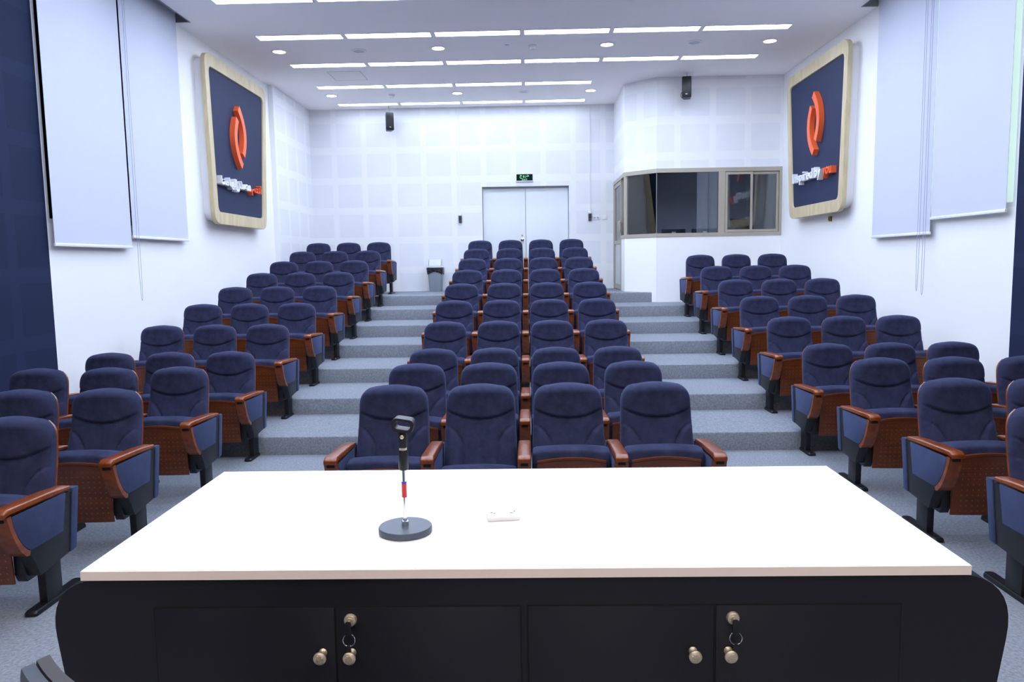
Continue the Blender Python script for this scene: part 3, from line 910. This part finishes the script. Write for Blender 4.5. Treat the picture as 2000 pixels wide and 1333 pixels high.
for lx, lab in ((-.433, 'two black-headed keys on a ring in the left desk lock'), (.549, 'two black-headed keys on a ring in the right desk lock')):
    kt = thing('key_bunch', lab, 'keys', (lx, 1.8735, .878))
    b = B(); b.box(-.0015, .0015, -.012, .0, -.004, .004); b.make('key_blade', 'brass', kt)
    b = B(); b.prism(rpoly([(-.007, .008), (-.009, -.030), (.009, -.030), (.007, .008)], .005, 3), 'y', -.017, -.0125, .001); b.make('key_head', 'black', kt)
    ring = [(.0155*math.cos(2*PI*k/28)+.001, -.0148+.002*math.sin(2*PI*k/28), -.0405+.0155*math.sin(2*PI*k/28)) for k in range(28)]
    b = B(); b.tube(ring, .0012, 6, True); b.make('key_ring', 'chrome', kt)
    b = B(); b.prism(rpoly([(-.004, -.052), (-.008, -.082), (.006, -.082), (.005, -.052)], .003, 3), 'y', -.018, -.014, .001); b.make('key_head', 'black', kt)
    b = B(); b.prism([(-.003, -.082), (-.0035, -.104), (.0005, -.104), (.001, -.082)], 'y', -.017, -.0155); b.make('key_blade', 'brass', kt)

# microphone stand
t = thing('microphone_stand', 'desk microphone stand with round black base and empty clip on the white top', 'microphone stand', (-.328, 2.15, TZ))
B().lathe([(0, 0), (.074, 0), (.077, .003), (.077, .017), (.075, .020), (0, .020)], seg=56).make('base', mat('base_paint', (76, 84, 98), .45), t)
B().lathe([(0, .0195), (.0105, .0195), (.0105, .034), (.008, .036), (.0065, .036), (.0065, .198), (0, .198)], seg=24).make('pole', 'chrome', t)
b = B(); b.lathe([(.0067, .105), (.0072, .105), (.0072, .145), (.0067, .145), (.0067, .105)], seg=24); st = b.make('label_band', 'red', t)
b = B(); b.lathe([(.0067, .1452), (.0073, .1452), (.0073, .151), (.0067, .151)], seg=24); b.make('label_stripe', 'blue_sticker', st)
B().lathe([(0, .186), (.0125, .186), (.0142, .190), (.0142, .238), (.012, .244), (0, .244)], seg=28).make('clutch_grip', 'black', t)
B().lathe([(0, .2442), (.0112, .2442), (.0112, .2505), (0, .2505)], seg=28).make('collar', 'brass', t)
b = B(); pf = rpoly([(-.0115, .2508), (.0115, .2508), (.0125, .285), (.009, .298), (-.009, .298), (-.0115, .285)], .004, 3)
b.prism(pf, 'y', -.010, .010, .002); sw = b.make('swivel', 'black', t)
b = B(); b.lathe([(0, 0), (.006, 0), (.006, .003), (.004, .0045), (0, .0045)], (0, -.0102, .284), 16, Matrix.Rotation(PI/2, 3, 'X')); b.make('screw', 'brass', sw)
# clip: an open oval cradle seen along its bore
b = B()
tilt = Matrix.Rotation(.16, 4, 'Y')
ov = rpoly([(-.031, .003), (.031, .003), (.032, .041), (-.032, .041)], .017, 6)
iv = rpoly([(-.0225, .0105), (.0225, .0105), (.0235, .035), (-.0235, .035)], .011, 6)
mxc = Matrix.Translation((0, 0, .297)) @ tilt @ Matrix.Rotation(.0, 4, 'X')
def cp(p, y): return tuple(mxc @ Vector((p[0], y, p[1]+.0)))
b.loft([[cp(p, -.022) for p in ov], [cp((p[0]*1.03, p[1]), -.018) for p in ov], [cp((p[0]*.97, p[1]), .024) for p in ov], [cp((p[0]*.97, p[1]), .024) for p in iv], [cp(p, -.022) for p in iv], [cp(p, -.022) for p in ov]], cap=False)
b.prism(rpoly([(-.008, .288), (.008, .288), (.024, .302), (-.024, .302)], .003, 3), 'y', -.008, .012, .002)
b.make('clip', 'black', t, 35)

# white remote on the desk
t = thing('remote_control', 'small white remote lying on the white desk top', 'remote control', (-.048, 2.265, TZ), .12)
B().box(-.05, .05, -.03, .03, 0, .014, .005, 3).make('remote_body', 'white_plastic', t)
for x, y, m_, s in ((-.034, .012, 'grey_btn', .004), (-.026, .004, 'grey_btn', .003), (.026, .004, 'grey_btn', .005), (.036, .017, 'red', .003)):
    B().lathe([(0, .014), (s, .014), (s*.9, .0155), (0, .016)], (x, y, 0), 16).make('button', m_, t)

# scrap of paper on the carpet
b = B(); rings = []
for k in range(9):
    f = k/8; rings.append([(-.045+.09*f, .012*math.sin(f*PI)-.008, .002+.006*math.sin(f*PI)), (-.045+.09*f, .012*math.sin(f*PI)+.008, .002+.006*math.sin(f*PI)),
                           (-.045+.09*f, .012*math.sin(f*PI)+.008, .0035+.006*math.sin(f*PI)), (-.045+.09*f, .012*math.sin(f*PI)-.008, .0035+.006*math.sin(f*PI))])
b.loft(rings); tag(b.make('paper_scrap', 'paper'), 'curled white scrap of paper on the carpet right of the desk', 'paper')

# presenter's chair, only the top of its back is in view
t = thing('office_chair', 'grey swivel chair back at the bottom left, behind the desk', 'chair', (-.675, 1.209, 0), -.50)
def arc_slab(y_off, th, z0, z1, hw, curve, rad):
    rings = []
    n = 20
    for k in range(n+1):
        x = -hw+2*hw*k/n; f = abs(x)/hw
        y = y_off+curve*(f**2)
        d = 0 if f < 1-rad/hw else rad*(1-math.sqrt(max(0, 1-((f-(1-rad/hw))/(rad/hw))**2)))
        top = z1-d; bot = z0+d
        rings.append([(x, y, bot), (x, y-th*.0, top), (x, y+th, top), (x, y+th, bot)])
    return rings
b = B(); b.loft(arc_slab(-.062, .024, .62, 1.073, .26, .05, .03)); b.make('back_shell', 'chair_back', t)
b = B(); b.loft(arc_slab(-.036, .024, .62, 1.077, .257, .05, .03)); b.make('back_pad', 'chair_grey', t)
B().box(-.24, .24, .02, .46, .47, .54, .03, 3).make('seat', 'chair_grey', t)
b = B(); b.box(-.03, .03, -.075, -.063, .42, .8, .004); b.box(-.03, .03, -.075, .2, .42, .45, .004); b.make('back_support', 'black', t)
B().lathe([(0, .09), (.03, .09), (.03, .3), (.02, .3), (.02, .44), (.06, .45), (.06, .47), (0, .47)], (0, .24, 0), 20).make('gas_column', 'black', t)
for k in range(5):
    a = 2*PI*k/5+.3
    lg = B().tube([(.02*math.cos(a), .24+.02*math.sin(a), .105), (.27*math.cos(a), .24+.27*math.sin(a), .075)], [.022, .014], 8).make('leg', 'black', t)
    B().lathe([(0, -.011), (.02, -.011), (.027, -.008), (.027, .008), (.02, .011), (0, .011)], (.27*math.cos(a), .24+.27*math.sin(a), .028), 16, Matrix.Rotation(a, 3, 'Z') @ Matrix.Rotation(PI/2, 3, 'X')).make('caster', 'black', lg)

# ------------------------------------------------------------------ world, view
w = bpy.data.worlds.new('world'); SC.world = w; w.use_nodes = True
w.node_tree.nodes['Background'].inputs[0].default_value = (.02, .025, .035, 1)
w.node_tree.nodes['Background'].inputs[1].default_value = 1
SC.view_settings.view_transform = 'Standard'; SC.view_settings.look = 'None'
SC.view_settings.gamma = 1; SC.view_settings.use_curve_mapping = False
SC.view_settings.exposure = 0.0
SC.cycles.max_bounces = 12; SC.cycles.diffuse_bounces = 10; SC.cycles.transparent_max_bounces = 8
